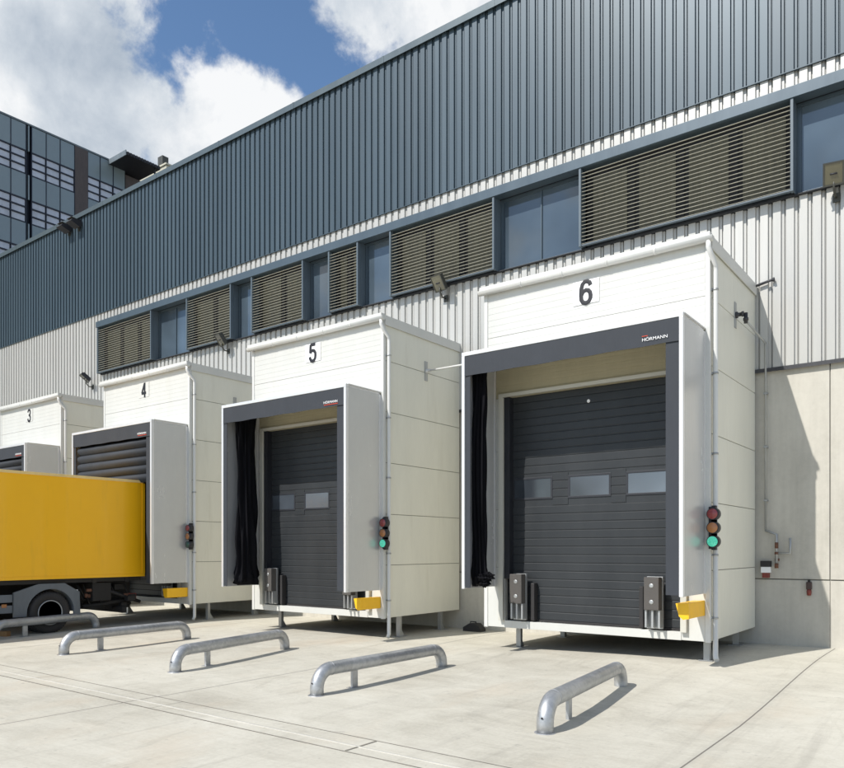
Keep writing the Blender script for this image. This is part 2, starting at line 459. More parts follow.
# fascia and sill of the window strip
YB = 13.42
fa = MB(); fa.box(SX0 - .02, SX1, YB - .03, YW - .06, ZF0, ZF1, .004)
fa.build('window_fascia', M['steel_blue'], wh, WO)
si = MB(); si.box(SX0 - .02, SX1, YW - .13, YW + .1, ZS - .022, ZS, .003)
si.build('window_sill', M['dark_void'], wh, WO)
rv = MB(); rv.box(SX0, SX1, YW + .30, YW + .44, ZS, ZF1); rv.box(SX0, SX1, YW - .055, YW + .29, ZF0 + .02, ZF0 + .05)
rv.box(SX0 - .012, SX0, YB, YW + .29, ZS, ZF0)
rv.build('window_reveal', M['dark_void'], wh, WO)

BL = [(-23.70, -20.61), (-18.85, -16.81), (-15.97, -13.97), (-13.09, -12.10), (-11.13, -8.30), (-6.39, -2.61), (-.7, 3.1)]
def blind(x0, x1):
    s = MB(); z = ZS + .05; ph = 0
    while z < ZF0 - .05:
        pr = [(YB + .056, z + .012), (YB + .034, z + .012), (YB + .012, z + .004), (YB + .002, z - .003), (YB + .003, z - .006), (YB + .013, z + .001), (YB + .034, z + .009), (YB + .056, z + .009)]
        s.prism(pr, 'x', x0 + .05 + random.uniform(0, .004), x1 - .05)
        z += .0715
    bo = s.build('blind', M['slat'], wh, WO)
    br = MB(); br.box(x0 + .047, x1 - .047, YB + .005, YB + .075, ZS + .012, ZS + .034, .003); br.build('bottom_rail', M['guide'], bo)
    for a_, b_ in ((x0, x0 + .045), (x1 - .045, x1)):
        gd = MB(); gd.box(a_, b_, YB - .012, YB + .088, ZS + .002, ZF0 - .002, .004)
        gd.build('blind_guide', M['guide'], bo)
    return bo
# children of a blind use the same offset as the blind itself
def shift_children(o):
    for c in o.children:
        c.data.transform(Matrix.Translation(Vector(WO)))
for x0, x1 in BL: shift_children(blind(x0, x1))

YG = YW + .02
def window(x0, x1, curtains, mull):
    w = MB(); w.box(x0 + .03, x1 - .03, YG + .012, YG + .03, ZS + .06, ZF0 - .04)
    wo = w.build('window', M['glass'] if not curtains else M['dark_void'], wh, WO)
    f = MB(); fm = .05
    f.box(x0, x1, YG - .02, YG + .05, ZS + .002, ZS + .06, .003); f.box(x0, x1, YG - .02, YG + .05, ZF0 - .04, ZF0 + .015)
    n = mull + 1
    for i in range(n + 1):
        xc = x0 + (x1 - x0) * i / n
        wd = (.012 if not curtains else .04) if 0 < i < n else .035
        a_, b_ = (xc - wd, xc + wd) if 0 < i < n else ((xc, xc + 2 * wd) if i == 0 else (xc - 2 * wd, xc))
        f.box(a_, b_, YG - .016, YG + .046, ZS + .062, ZF0 - .042)
    fr = f.build('window_frame', M['steel_blue'] if not curtains else M['dark_void'], wo, WO)
    if curtains:
        for i in range(n):
            a_ = x0 + (x1 - x0) * i / n + .12; b_ = x0 + (x1 - x0) * (i + 1) / n - .12
            p = MB(); p.box(a_, b_, YG - .004, YG + .010, ZS + .10, ZF0 - .10)
            p.build('pane', M['curtainpane'], wo, WO)
edges = []
for i, (x0, x1) in enumerate(BL):
    window(x0 + .05, x1 - .05, True, max(1, round((x1 - x0) / .95) - 1))
    if i + 1 < len(BL):
        g0, g1 = x1 + .002, BL[i + 1][0] - .002
        window(g0, g1, False, 1 if g1 - g0 > 1.4 else 0)
window(3.12, 4.98, False, 1)
mb = MB()
for x0, x1 in BL:                     # cheeks that close each blind cassette at its sides
    for x in (x0, x1): mb.box(x - .008, x + .004, YB + .09, YG - .022, ZS + .001, ZF0 - .001)
build_split(mb, 'reveal_cheek', M['guide'], wh, WO)

# ------------------------------------------------------------------ floodlights
def floodlight(x, z, tilt, yaw, label, lit=True, scale=.85, y=YW - .06, drop=.0):
    t = thing('floodlight', label, 'floodlight', (x, y, z), 'floodlights on the warehouse wall')
    a = MB(); a.box(-.05, .05, -.03, 0, -.32, -.18, .004); a.tube([(0, -.02, -.25), (0, -.16, -.25), (0, -.24, -.17), (0, -.26, -.06)], .018, 10)
    a.build('bracket', M['lamp_body'], t)
    mt = Matrix.Translation((0, -.28, .03)) @ Matrix.Rotation(yaw, 4, 'Z') @ Matrix.Rotation(tilt, 4, 'X')
    b = MB(); w, h = .17 * scale, .20 * scale
    b.box(-w, w, -.035, .05, -h, h, .012)
    for i in range(7): b.box(-w + .03 + i * (2 * w - .06) / 6 - .004, -w + .03 + i * (2 * w - .06) / 6 + .004, .045, .085, -h + .03, h - .03)
    b.box(-w - .012, w + .012, -.05, -.036, -h - .012, -h + .012).box(-w - .012, w + .012, -.05, -.036, h - .012, h + .012)
    b.box(-w - .012, -w + .012, -.05, -.036, -h + .0125, h - .0125).box(w - .012, w + .012, -.05, -.036, -h + .0125, h - .0125)
    bmesh.ops.transform(b.bm, matrix=mt, verts=b.bm.verts)
    hs = b.build('housing', M['lamp_body'] if lit else M['lamp_dark'], t)
    c = MB(); c.box(-w + .013, w - .013, -.042, -.037, -h + .013, h - .013)
    bmesh.ops.transform(c.bm, matrix=mt, verts=c.bm.verts)
    c.build('lens', M['reflector'], hs)
    e = MB(); e.tube([mt @ Vector((-.05, -.048, 0)), mt @ Vector((.05, -.048, 0))], .014, 8)
    e.build('bulb', M['lamp_dark'], hs)
    return t
floodlight(-2.02, 7.46, R(24), R(10), 'square floodlight at the far right of the wall, face turned to the viewer', scale=.8)
floodlight(-9.66, 7.38, R(34), R(-8), 'tilted grey floodlight under the blind between dock boxes 5 and 6')
floodlight(-17.15, 7.40, R(34), R(-14), 'small grey floodlight on the wall above the gap between dock boxes 4 and 5')
floodlight(-24.3, 7.32, R(50), R(-20), 'thin dark floodlight left of the window strip, above dock box 3', lit=False)
for i, x in enumerate((-25.75, -25.1)):
    t = thing('eaves_floodlight', ('left' if i == 0 else 'right') + ' one of two black floodlights just under the roof edge', 'floodlight', (x, YW - .09, 12.72), 'floodlights under the roof edge')
    b = MB()
    b.prism([(-.42, .02), (-.36, .10), (-.05, .16), (-.02, -.04), (-.10, -.10)], 'x', -.17, .17)
    b.build('housing', M['lamp_dark'], t)
    b = MB(); b.box(-.165, .165, -.40, -.08, .112, .118, 0, Matrix.Rotation(R(-6), 4, 'X')); b.build('top_cover', M['lamp_body'], t)
    b = MB(); b.box(-.03, .03, -.08, 0, -.18, .0, .004); b.build('bracket', M['lamp_body'], t)

# ------------------------------------------------------------------ dock boxes
XC = -5.13; DP = 6.07
YF = 11.05; BX0, BX1 = -1.89, 1.887        # local x of the box sides (about XC)
ZB, ZT = .27, 6.0
SEAMS = [1.29, 2.27, 3.26, 4.24, 5.22]
def dock(i, num):
    cx = XC - DP * i
    words = {6: 'white dock box numbered 6, nearest on the right, with its dark sectional door closed',
             5: 'white dock box numbered 5 with a black side curtain and a closed dark door',
             4: 'white dock box numbered 4 with the yellow lorry backed against it',
             3: 'white dock box numbered 3, farthest left, mostly hidden behind the yellow lorry'}
    t = thing('dock_box', words[num], 'dock box', (cx, YF, gz(cx, YF)), 'dock boxes along the warehouse wall')
    O = (0, -YF, -gz(cx, YF))          # geometry below is in world y,z and x about the box centre
    def out(mb, name, mat=None, parent=None): return mb.build(name, mat, parent or t, O)
    T = .10
    # side walls with panel joints
    for sgn, x in ((1, BX1), (-1, BX0)):
        w = MB(); zs = [ZB] + SEAMS + [ZT]
        xi, xo = (x - T, x) if sgn > 0 else (x, x + T)
        for a_, b_ in zip(zs, zs[1:]):
            w.mat(M['panel']).box(xi, xo, YF + .062, YW - .062, a_ + .005, b_ - .005, .006)
        w.mat(M['seam']).box(xi + .012, xo - .012, YF + .07, YW - .07, ZB + .01, ZT - .01)
        # screws along each joint
        out(w, 'side_wall')
    # front wall: two piers, lintel, sill
    f = MB()
    OL, OR_ = -1.49, 1.49; ZO0, ZO1 = .395, 4.16
    zs = [ZB] + SEAMS[:3] + [ZO1]
    f.mat(M['panel_white'])
    for xa, xb in ((BX0 + .06, OL), (OR_, BX1 - .06)):
        for a_, b_ in zip(zs, zs[1:]): f.box(xa, xb, YF, YF + .09, a_ + .003, b_ - .003, .004)
    ZL = 4.74 - {6: 0, 5: .15, 4: .165, 3: .185}[num]  # shelter top: painted shade of the lintel ends here
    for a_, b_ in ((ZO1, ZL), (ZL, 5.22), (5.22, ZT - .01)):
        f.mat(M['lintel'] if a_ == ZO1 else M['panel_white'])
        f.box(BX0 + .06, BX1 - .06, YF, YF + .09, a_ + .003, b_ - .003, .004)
    # fine horizontal profiling of the lintel panels
    z = ZO1 + .1
    while z < ZT - .12:
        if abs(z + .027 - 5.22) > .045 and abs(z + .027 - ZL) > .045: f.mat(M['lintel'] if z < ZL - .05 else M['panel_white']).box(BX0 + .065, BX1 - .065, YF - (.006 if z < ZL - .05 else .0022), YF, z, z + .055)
        z += .105
    f.mat(M['panel_white']).box(OL - .0, OR_ + .0, YF - .012, YF + .09, ZB, ZO0 - .003, .004)
    f.mat(M['seam']).box(BX0 + .07, OL - .01, YF + .02, YF + .085, ZB + .02, ZT - .02).box(OR_ + .01, BX1 - .07, YF + .02, YF + .085, ZB + .02, ZT - .02)
    out(f, 'front_wall')
    # corner posts
    for xa, xb in ((BX0 - .012, BX0 + .058), (BX1 - .058, BX1 + .012)):
        c = MB(); c.box(xa, xb, YF - .012, YF + .06, ZB - .01, ZT, .006); out(c, 'corner_post', M['flash'])
    # roof with flashing
    rf = MB(); rf.box(BX0 - .04, BX1 + .03, YF - .0, YW - .06, ZT + .003, ZT + .075, .004); rf.box(BX0 - .045, BX1 + .04, YF - .115, YF - .001, ZT + .029, ZT + .088, .004)
    rf.box(BX1 + .014, BX1 + .032, YF + .02, YW - .07, ZT - .11, ZT + .0025)
    rf.box(BX0 - .032, BX0 - .014, YF + .02, YW - .07, ZT - .11, ZT + .0025)
    out(rf, 'roof', M['flash'])
    bs_ = MB(); bs_.box(BX0 + .02, BX1 - .02, YF + .095, YW - .07, ZB + .02, ZB + .10); out(bs_, 'floor_plate', M['steel'])
    # gutter
    gpr = []
    for k in range(11):
        q = math.pi * (1 + k / 10); gpr.append((YF - .078 + .052 * math.cos(q), ZT + .012 + .060 * math.sin(q)))
    gpr += [(YF - .026, ZT + .028), (YF - .130, ZT + .028)]
    gu = MB(); gu.prism(gpr, 'x', BX0 - .07, BX1 + .075, True)
    gut = out(gu, 'gutter', M['flash'])
    gj = MB(); n = 5
    for k in range(1, n):
        xx = BX0 + (BX1 - BX0) * k / n
        big = [(YF - .078 + (y + .078 - YF) * 1.08, ZT + .012 + (z_ - ZT - .012) * 1.07) for y, z_ in gpr]
        gj.prism(big, 'x', xx - .02, xx + .02, True)
    build_split(gj, 'gutter_joint', M['flash'], gut, O)
    # downpipe on the right-hand corner
    dz = gz(cx + BX1, YF)
    px = BX1 + .055
    p = MB()
    end = [(px, YF + .10, dz + .12), (px, YF + .06, dz + .05)] if num != 6 else [(px, YF + .10, dz + .12), (px + .03, YF + .04, dz + .06)]
    p.tube([(BX1 + .01, YF - .078, ZT - .02), (BX1 + .01, YF - .078, ZT - .12), (BX1 + .035, YF - .03, ZT - .22), (px, YF + .09, ZT - .34), (px, YF + .10, ZT - .42), (px, YF + .10, 3.0)] + end, .037, 14)
    dpipe = out(p, 'downpipe', M['pipe_white'])
    for z in (5.3, 4.1, 2.95, 1.5, .6):
        cl = MB()
        cl.tube([(px, YF + .10, z), (px, YF + .10, z + .028)], .043, 14); cl.box(px - .06, px - .03, YF + .06, YF + .14, z, z + .03)
        out(cl, 'pipe_clip', M['galv_pipe'], dpipe)
    # legs
    for sx_, yy in ((BX0 + .42, YF + .45), (BX1 - .12, YF + .62 if num != 6 else YF + .30), (BX0 + .42, YW - .5), (BX1 - .2, YW - .5)):
        g_ = gz(cx + sx_, yy); lg = MB()
        lg.box(sx_ - .045, sx_ + .045, yy - .035, yy + .035, g_ + .012, ZB + .02, .004)
        lg.prism([(yy + .035, g_ + .012), (yy + .16, g_ + .012), (yy + .035, g_ + .20)], 'x', sx_ - .006, sx_ + .006)
        lg.box(sx_ - .10, sx_ + .10, yy - .09, yy + .17, g_, g_ + .0115)
        out(lg, 'support_leg', M['galv_pipe'])
    # number plate
    pl = MB()
    if num in (5, 6):
        pl.box(-.225, .215, YF - .014, YF - .006, 5.465, 5.835, .002); plo = out(pl, 'number_plate', M['number_white'])
        numeral(num, plo, (-.005, -.016, 5.648 - gz(cx, YF)))
    else:
        pl.box(-.225, .215, YF - .010, YF - .006, 5.465, 5.835, .001); plo = out(pl, 'number_plate', M['panel_white'])
        numeral(num, plo, (-.005, -.012, 5.648 - gz(cx, YF)))
    # ---- door
    dw = MB(); z = ZO0 + .035; k = 0; YD = YF + .10
    dw.box(OL + .0, OR_ - .0, YD + .008, YD + .06, ZO0, ZO1 + .05)
    PX = [(-1.36, -.68), (-.335, .33), (.64, 1.34)]; PZ0, PZ1 = 2.455, 2.76
    pitch = .1345
    while z < ZO1 - .01:
        z1_ = min(z + pitch, ZO1 + .02)
        lo, hi = z + .004, z1_ - .004
        prof = lambda a, b: [(YD + .010, a), (YD + .0015, a + .003), (YD, a + .012), (YD, b - .011), (YD + .008, b - .001), (YD + .010, b)]
        if lo < PZ1 + .04 and hi > PZ0 - .04:
            gaps = [OL + .01] + [v for a_, b_ in PX for v in (a_ - .035, b_ + .035)] + [OR_ - .01]
            for a_, b_ in zip(gaps[::2], gaps[1::2]):
                if b_ - a_ > .005: dw.prism(prof(lo, hi), 'x', a_, b_)
        else: dw.prism(prof(lo, hi), 'x', OL + .01, OR_ - .01)
        z = z1_
    dw_o = out(dw, 'door', M['door'])
    rb = MB(); rb.box(OL + .03, OR_ - .03, YD - .012, YD + .05, ZO0 + .001, ZO0 + .034, .005); out(rb, 'bottom_seal', M['rubber'], dw_o)
    for a_, b_ in PX:
        w = MB()
        w.mat(M['frame_dark'])
        w.box(a_ - .034, b_ + .034, YD - .004, YD + .012, PZ0 - .034, PZ0, .004).box(a_ - .034, b_ + .034, YD - .004, YD + .012, PZ1, PZ1 + .034, .004)
        w.box(a_ - .034, a_, YD - .004, YD + .012, PZ0 + .0002, PZ1 - .0002).box(b_, b_ + .034, YD - .004, YD + .012, PZ0 + .0002, PZ1 - .0002)
        w.mat(M['pane']).box(a_ + .0005, b_ - .0005, YD + .001, YD + .007, PZ0 + .0005, PZ1 - .0005)
        out(w, 'door_window', None, dw_o)
    if num == 6:
        kn = MB(); kn.lathe([(-.018, .022), (-.006, .028), (0, .028)], (-.01, YD, 3.95), 'y', 16); out(kn, 'door_knob', M['number_white'], dw_o)
    # door tracks / frame
    tr = MB()
    tr.mat(M['frame_dark']).box(OL - .002, OL + .105, YF - .03, YD - .002, 1.10, ZO1 - .002, .004)
    tr.box(OR_ - .105, OR_ + .002, YF - .03, YD - .002, 1.10, ZO1 - .002, .004)
    tr.mat(M['jamb']).box(OL - .09, OL - .003, YF - .07, YF - .0125, ZB + .12, ZO1 + .06, .004).box(OR_ + .003, OR_ + .09, YF - .07, YF - .0125, ZB + .12, ZO1 + .06, .004)
    tr.box(OL - .0025, OR_ + .0025, YF - .07, YF - .0125, ZO1 + .003, ZO1 + .06, .004)
    out(tr, 'door_frame')
    # ---- dock shelter
    SXa, SXb = -1.70, 1.84; SY = 10.05; dzs = {6: 0, 5: .15, 4: .165, 3: .185}[num]; SZ0, SZ1 = .96 - dzs, 4.75 - dzs; e = .055
    sh = MB(); sh.box(SXa + .03, SXb - .03, SY + .06, YF - .014, SZ1 - .045, SZ1 - .004)     # roof panel
    sho = out(sh, 'dock_shelter', M['alu'])
    def part(mb, name, mat=None): return out(mb, name, mat, sho)
    fr = MB()
    for xa in (SXa, SXb - e): fr.box(xa, xa + e, SY, SY + .07, SZ0, SZ1 - .0602, .006)
    fr.box(SXa, SXb, SY, SY + .07, SZ1 - .06, SZ1, .006)
    for xa in (SXa + .004, SXb - .044): fr.box(xa, xa + .04, SY + .071, YF - .0135, SZ1 - .003, SZ1 + .012).box(xa, xa + .04, YF - .07, YF - .0135, SZ0 + .0, SZ1 - .05)
    part(fr, 'shelter_frame', M['alu'])
    for xa, xb in ((SXa + .004, SXa + .036), (SXb - .036, SXb - .004)):
        w = MB(); w.box(xa, xb, SY + .071, YF - .071, SZ0 + .004, SZ1 - .046, .003); part(w, 'side_panel', M['alu_side'])
    # top curtain
    ZCt = 4.37 - dzs
    nx = 40
    tcm = MB(); rows = []
    for zi, z in enumerate([SZ1 - .062, 4.62 - dzs, 4.50 - dzs, ZCt]):
        rows.append([tcm.bm.verts.new((SXa + e + .002 + (SXb - SXa - 2 * e - .004) * j_ / nx, SY + .012 + .0015 * math.sin(j_ * .5) + (.002 if zi == 3 else 0) * math.sin(j_ * 1.1), z + (.004 * math.sin(j_ * .7) if zi == 3 else 0))) for j_ in range(nx + 1)])
    fs = [tcm.bm.faces.new((rows[a][j_], rows[a][j_ + 1], rows[a + 1][j_ + 1], rows[a + 1][j_])) for a in range(3) for j_ in range(nx)]
    tcm._tag(fs, False)
    bmesh.ops.recalc_face_normals(tcm.bm, faces=fs)
    bmesh.ops.solidify(tcm.bm, geom=fs, thickness=.004)
    tcm._tag(tcm.bm.faces, False)
    part(tcm, 'top_curtain', M['charcoal'])
    tx = text_mesh('HÖRMANN', .062, M['white_ink'], 'lettering', sho, (SXb - .38, SY - .004 - YF, 4.455 - dzs - gz(cx, YF)), 1.12, 0)
    if num != 6: 
        tx2 = MB(); tx2.box(SXb - .55, SXb - .20, SY - .0015, SY + .006, 4.408 - dzs, 4.420 - dzs); part(tx2, 'logo_stripe', M['red_ink'])
    else:
        tx2 = MB(); tx2.box(SXb - .56, SXb - .48, SY - .0015, SY + .006, 4.503, 4.512); part(tx2, 'logo_stripe', M['red_ink'])
    # right and left front flaps
    for xa, xb, zz in ((SXa + e + .002, SXa + e + .095, SZ0 + .02), (SXb - e - .185, SXb - e - .002, SZ0 + .02)):
        w = MB(); w.box(xa, xb, SY + .024, SY + .032, zz, ZCt + .12); part(w, 'side_flap', M['charcoal'])
    if num in (5, 6):
        # bundled black curtain hanging at the left
        cu = MB(); nseg, nz = 64, 46; rings = []
        cxx, cyy = (-1.55, SY + .31) if num == 6 else (-1.47, SY + .46); ey = .85 if num == 6 else 1.9
        rnd = random.Random(num)
        ph = [rnd.uniform(0, 6.28) for _ in range(8)]
        for a in range(nz + 1):
            z = SZ0 + .06 + (ZCt + .22 - SZ0 - .06) * a / nz; q = a / nz
            wide = .115 - .02 * math.sin(q * 3) + .03 * math.exp(-((q - .03) / .05) ** 2)
            ring = []
            for k_ in range(nseg):
                th = 2 * math.pi * k_ / nseg
                fold = .028 * math.sin(9 * th + ph[0] + 2.2 * math.sin(q * 5 + ph[1])) + .017 * math.sin(15 * th + ph[2] + 3 * q) + .012 * math.sin(5 * th + ph[3] - 6 * q)
                low = math.exp(-(q / .06) ** 2)
                fold += low * .03 * math.sin(4 * th + a * 1.3 + ph[4])
                rr_ = wide * (1 + .12 * math.sin(q * 7 + ph[5])) + fold
                ring.append(cu.bm.verts.new((cxx + rr_ * math.cos(th) * .92 + .02 * math.sin(q * 4 + ph[6]), cyy + rr_ * math.sin(th) * ey, z + low * .03 * math.sin(3 * th + ph[7]))))
            rings.append(ring)
        fs = [cu.bm.faces.new((A[k_], A[(k_ + 1) % nseg], B[(k_ + 1) % nseg], B[k_])) for A, B in zip(rings, rings[1:]) for k_ in range(nseg)]
        fs += [cu.bm.faces.new(rings[0][::-1]), cu.bm.faces.new(rings[-1])]
        cu._tag(fs, True); bmesh.ops.recalc_face_normals(cu.bm, faces=fs)
        part(cu, 'side_curtain', M['black_fabric'])
        # crumpled foot of the curtain
        kn = MB(); rv_ = random.Random(num + 20)
        for q_ in range(5):
            c_ = Vector((cxx + rv_.uniform(-.06, .17), cyy + rv_.uniform(-.08, .1), SZ0 + .10 + rv_.uniform(-.04, .12)))
            res = bmesh.ops.create_icosphere(kn.bm, subdivisions=3, radius=.085)
            for v_ in res['verts']:
                nrm = v_.co.normalized()
                v_.co = Vector((v_.co.x * 1.1, v_.co.y, v_.co.z * .75)) * (1 + .28 * math.sin(nrm.x * 9 + q_) * math.sin(nrm.y * 8 + 2 * q_) + .18 * math.sin(nrm.z * 17 + q_))
                v_.co += c_
        kn._tag(kn.bm.faces, False)
        part(kn, 'curtain_foot', M['black_fabric'])
    else:
        # ribbed wind flaps that close the opening round a lorry
        rb = MB(); z = ZCt - .02
        while z > 1.0:
            pr = []
            for k_ in range(7):
                q = k_ / 6; pr.append((SY + .11 - .07 * math.sin(math.pi * q ** .8), z - .20 * q))
            pr += [(SY + .16, z - .20), (SY + .16, z)]
            if z > 3.36: rb.prism(pr, 'x', SXa + e + .14, SXb - e - .19, True)
            z -= .205
        part(rb, 'ribbed_flap', M['charcoal'])
        for xa, xb in ((1.27, SXb - e - .186), (SXa + e + .097, -1.31)):
            pd = MB(); pd.box(xa, xb, SY + .22, SY + .42, SZ0 + .06, 3.1, .03); part(pd, 'side_pad', M['black_fabric'])
        bk = MB(); bk.box(SXa + e + .03, SXb - e - .03, SY + .18, SY + .20, 3.15, ZCt + .1); part(bk, 'inner_flap', M['black_fabric'])
    # bumpers on galvanised brackets
    for bx in (-1.17, 1.115):
        br_ = MB()
        br_.box(bx - .12, bx + .12, YF - .06, YF - .0125, .42, 1.19, .004)
        for k_ in (-.10, 0, .10): br_.box(bx + k_ - .012, bx + k_ + .018, YF - .17, YF - .0605, .44, .70, .003)
        bro = out(br_, 'bumper_bracket', M['galv_pipe'])
        bu = MB(); bu.box(bx - .115, bx + .11, YF - .20, YF - .0605, .70, 1.185, .012)
        out(bu, 'dock_bumper', M['bumper'], bro)
        bo_ = MB()
        for z in (.82, 1.06): bo_.lathe([(-.004, .018), (-.003, .034), (.0, .034)], (bx, YF - .2005, z), 'y', 14)
        build_split(bo_, 'bolt', M['galv_pipe'], bro, O)
        sd = MB(); sgn = 1 if bx < 0 else -1
        sd.box(bx + sgn * .22 - .035, bx + sgn * .22 + .035, YF - .03, YD - .003, .41, 1.04, .02)
        out(sd, 'rubber_stop', M['rubber'], bro)
    # yellow guard under the shelter side
    yg = MB(); gdz = {6: .04, 5: .22, 4: .23, 3: .23}[num]
    yg.prism([(SXb - .19, .895 - gdz), (SXb - .012, .905 - gdz), (SXb - .012, .69 - gdz), (SXb - .09, .675 - gdz), (SXb - .145, .72 - gdz)], 'y', SY + (.27 if num == 6 else .42), YF - .0135)
    out(yg, 'yellow_guard', M['yellow'])
    # signal lights
    tl = MB(); lx, ly = BX1 + .062, YF - .06
    tl.box(lx - .07, lx - .0, ly + .035, ly + .10, 1.60, 2.20, .01)
    for k_, z in enumerate((2.095, 1.90, 1.705)):
        tl.lathe([(-.055, .082), (.0, .088), (.06, .088), (.085, .05)], (lx + .01, ly, z), 'y', 28)
        tl.box(lx - .02, lx + .04, ly + .01, ly + .08, z - .12, z + .12)
    tlo = out(tl, 'signal_light', M['lamp_dark'])
    mats = [M['lens_red'], M['lens_amber'], M['lens_green'] if num != 4 else M['lens_dark_green']]
    for k_, z in enumerate((2.095, 1.90, 1.705)):
        ln = MB(); ln.lathe([(-.078, .004), (-.076, .03), (-.068, .055), (-.0555, .072), (-.0552, .073)], (lx + .01, ly, z), 'y', 28)
        lo_ = out(ln, ('red_lamp', 'amber_lamp', 'green_lamp')[k_], mats[k_], tlo)
        if k_ == 2 and num != 4: lo_['label'] = 'lit green lamp'
    return t
docks = [dock(i, n) for i, n in enumerate((6, 5, 4, 3))]

# ------------------------------------------------------------------ air lines between the boxes
def plate_and_pipe(x, xe, label):
    t = thing('air_pipe', label, 'pipe', (x, 12.40, 5.25), 'air pipes on the dock box sides')
    p = MB(); p.box(.001, .012, -.05, .05, -.20, .20, .002); p.build('mounting_plate', M['galv_pipe'], t)
    q = MB()
    q.lathe([(.012, .045), (.05, .045), (.051, .03), (.09, .03), (.091, .038), (.11, .038)], (0, 0, 0), 'x', 16)
    q.tube([(.1, 0, 0), (xe - x - .01, 0, 0)], .020, 12); q.build('pipe', M['pipe_white'], t)
for k, lb in enumerate(('pale pipe with a wall plate running from dock box 5 to dock box 6', 'pale pipe with a wall plate between dock box 4 and dock box 5', 'pale pipe with a wall plate between dock box 3 and dock box 4')):
    x = XC - DP * (k + 1) + BX1
    plate_and_pipe(x, XC - DP * k + BX0, lb)
x = XC + BX1
t = thing('air_pipe', 'thin pipe running down the concrete wall from dock box 6 to a tap', 'pipe', (x, YW, 0))
def tw(o_): return (-x, -YW, 0)
p = MB(); p.box(x + .001, x + .012, 12.33, 12.43, 5.06, 5.46, .002); p.build('mounting_plate', M['galv_pipe'], t, tw(0))
p = MB(); p.lathe([(.012, .05), (.04, .05), (.041, .03), (.10, .03), (.101, .042), (.13, .042)], (x, 12.38, 5.26), 'x', 16)
p.lathe([(-.14, .03), (-.10, .03), (-.099, .04), (-.06, .04), (-.0599, .028), (.02, .028)], (x + .15, 12.42, 5.26), 'z', 14)
p.build('valve', M['steel'], t, tw(0))
p = MB()
p.tube([(x + .15, 12.44, 5.16), (x + .17, YW - .10, 5.06), (x + .17, YW - .075, 5.02), (x + .17, YW - .075, 1.90)], .017, 10)
p.tube([(x + .17, YW - .075, 1.91), (x + .34, YW - .075, 1.84), (x + .34, YW - .075, 1.28)], .022, 10)
p.tube([(x + .34, YW - .075, 1.53), (x + .55, YW - .075, 1.53), (x + .55, YW - .075, 1.78)], .020, 10)
for z in (4.2, 3.3, 2.4): p.box(x + .14, x + .20, YW - .10, YW - .001, z, z + .03)
p.build('pipe', M['galv_pipe'], t, tw(0))
p = MB(); p.lathe([(-.05, .028), (.05, .028)], (x + .34, YW - .075, 1.66), 'z', 12); p.lathe([(-.04, .03), (.04, .03)], (x + .34, YW - .075, 1.32), 'z', 12)
p.lathe([(-.02, .032), (.02, .032)], (x + .34, YW - .075, 1.53), 'z', 12); p.box(x + .31, x + .37, YW - .06, YW - .001, 1.40, 1.44)
p.build('tap', M['rust'], t, tw(0))
t = thing('power_socket', 'black and white socket box with red base beside dock box 6', 'socket', (x + .17, YW, 1.2))
p = MB(); p.box(-.075, .075, -.09, -.001, .0, .10, .008); p.build('cover', M['number_white'], t)
p = MB(); p.box(-.08, .08, -.10, -.001, .1005, .20, .008); p.build('flap', M['rubber'], t)
p = MB(); p.box(-.055, .055, -.085, -.001, -.085, -.0005, .01); p.build('plug_outlet', M['red'], t)
t = thing('hanging_plug', 'dark brown plug hanging below the joint of the concrete wall', 'plug', (-2.42, YW, 1.0))
p = MB(); p.box(-.04, .04, -.07, -.001, -.06, .06, .01); p.build('body', M['brown_plastic'], t)
p = MB(); p.lathe([(-.16, .03), (-.10, .038), (-.0605, .03)], (0, -.035, 0), 'z', 12); p.build('outlet', M['red'], t)
p = MB(); p.lathe([(.0605, .02), (.10, .02)], (0, -.035, 0), 'z', 10); p.build('gland', M['rubber'], t)
sp = thing('roof_spout', 'short dark spout at the rear roof corner of dock box 6', 'spout', (x + .03, YW - .1, 6.04))
p = MB(); p.tube([(0, -.02, 0), (.22, -.02, .045), (.27, -.02, .05)], .022, 12); p.build('tube', M['steel'], sp)
p = MB(); p.tube([(.255, -.02, .048), (.29, -.02, .052)], .034, 12); p.build('end_collar', M['steel'], sp)

# wheel chock lying against the wall between boxes 5 and 6
cxk, cyk = -8.75, 13.35
ck = thing('wheel_chock', 'black wheel chock at the wall foot between dock boxes 5 and 6', 'wheel chock', (cxk, cyk, gz(cxk, cyk)))
p = MB(); p.prism([(-.22, .0), (.22, 0), (.22, .06), (.10, .17), (-.06, .17), (-.22, .08)], 'y', -.10, .10); p.build('block', M['rubber'], ck)
p = MB(); p.tube([(-.08, -.02, .16), (-.08, -.02, .20), (.06, -.02, .20), (.06, -.02, .16)], .012, 8); p.build('handle', M['rubber'], ck)

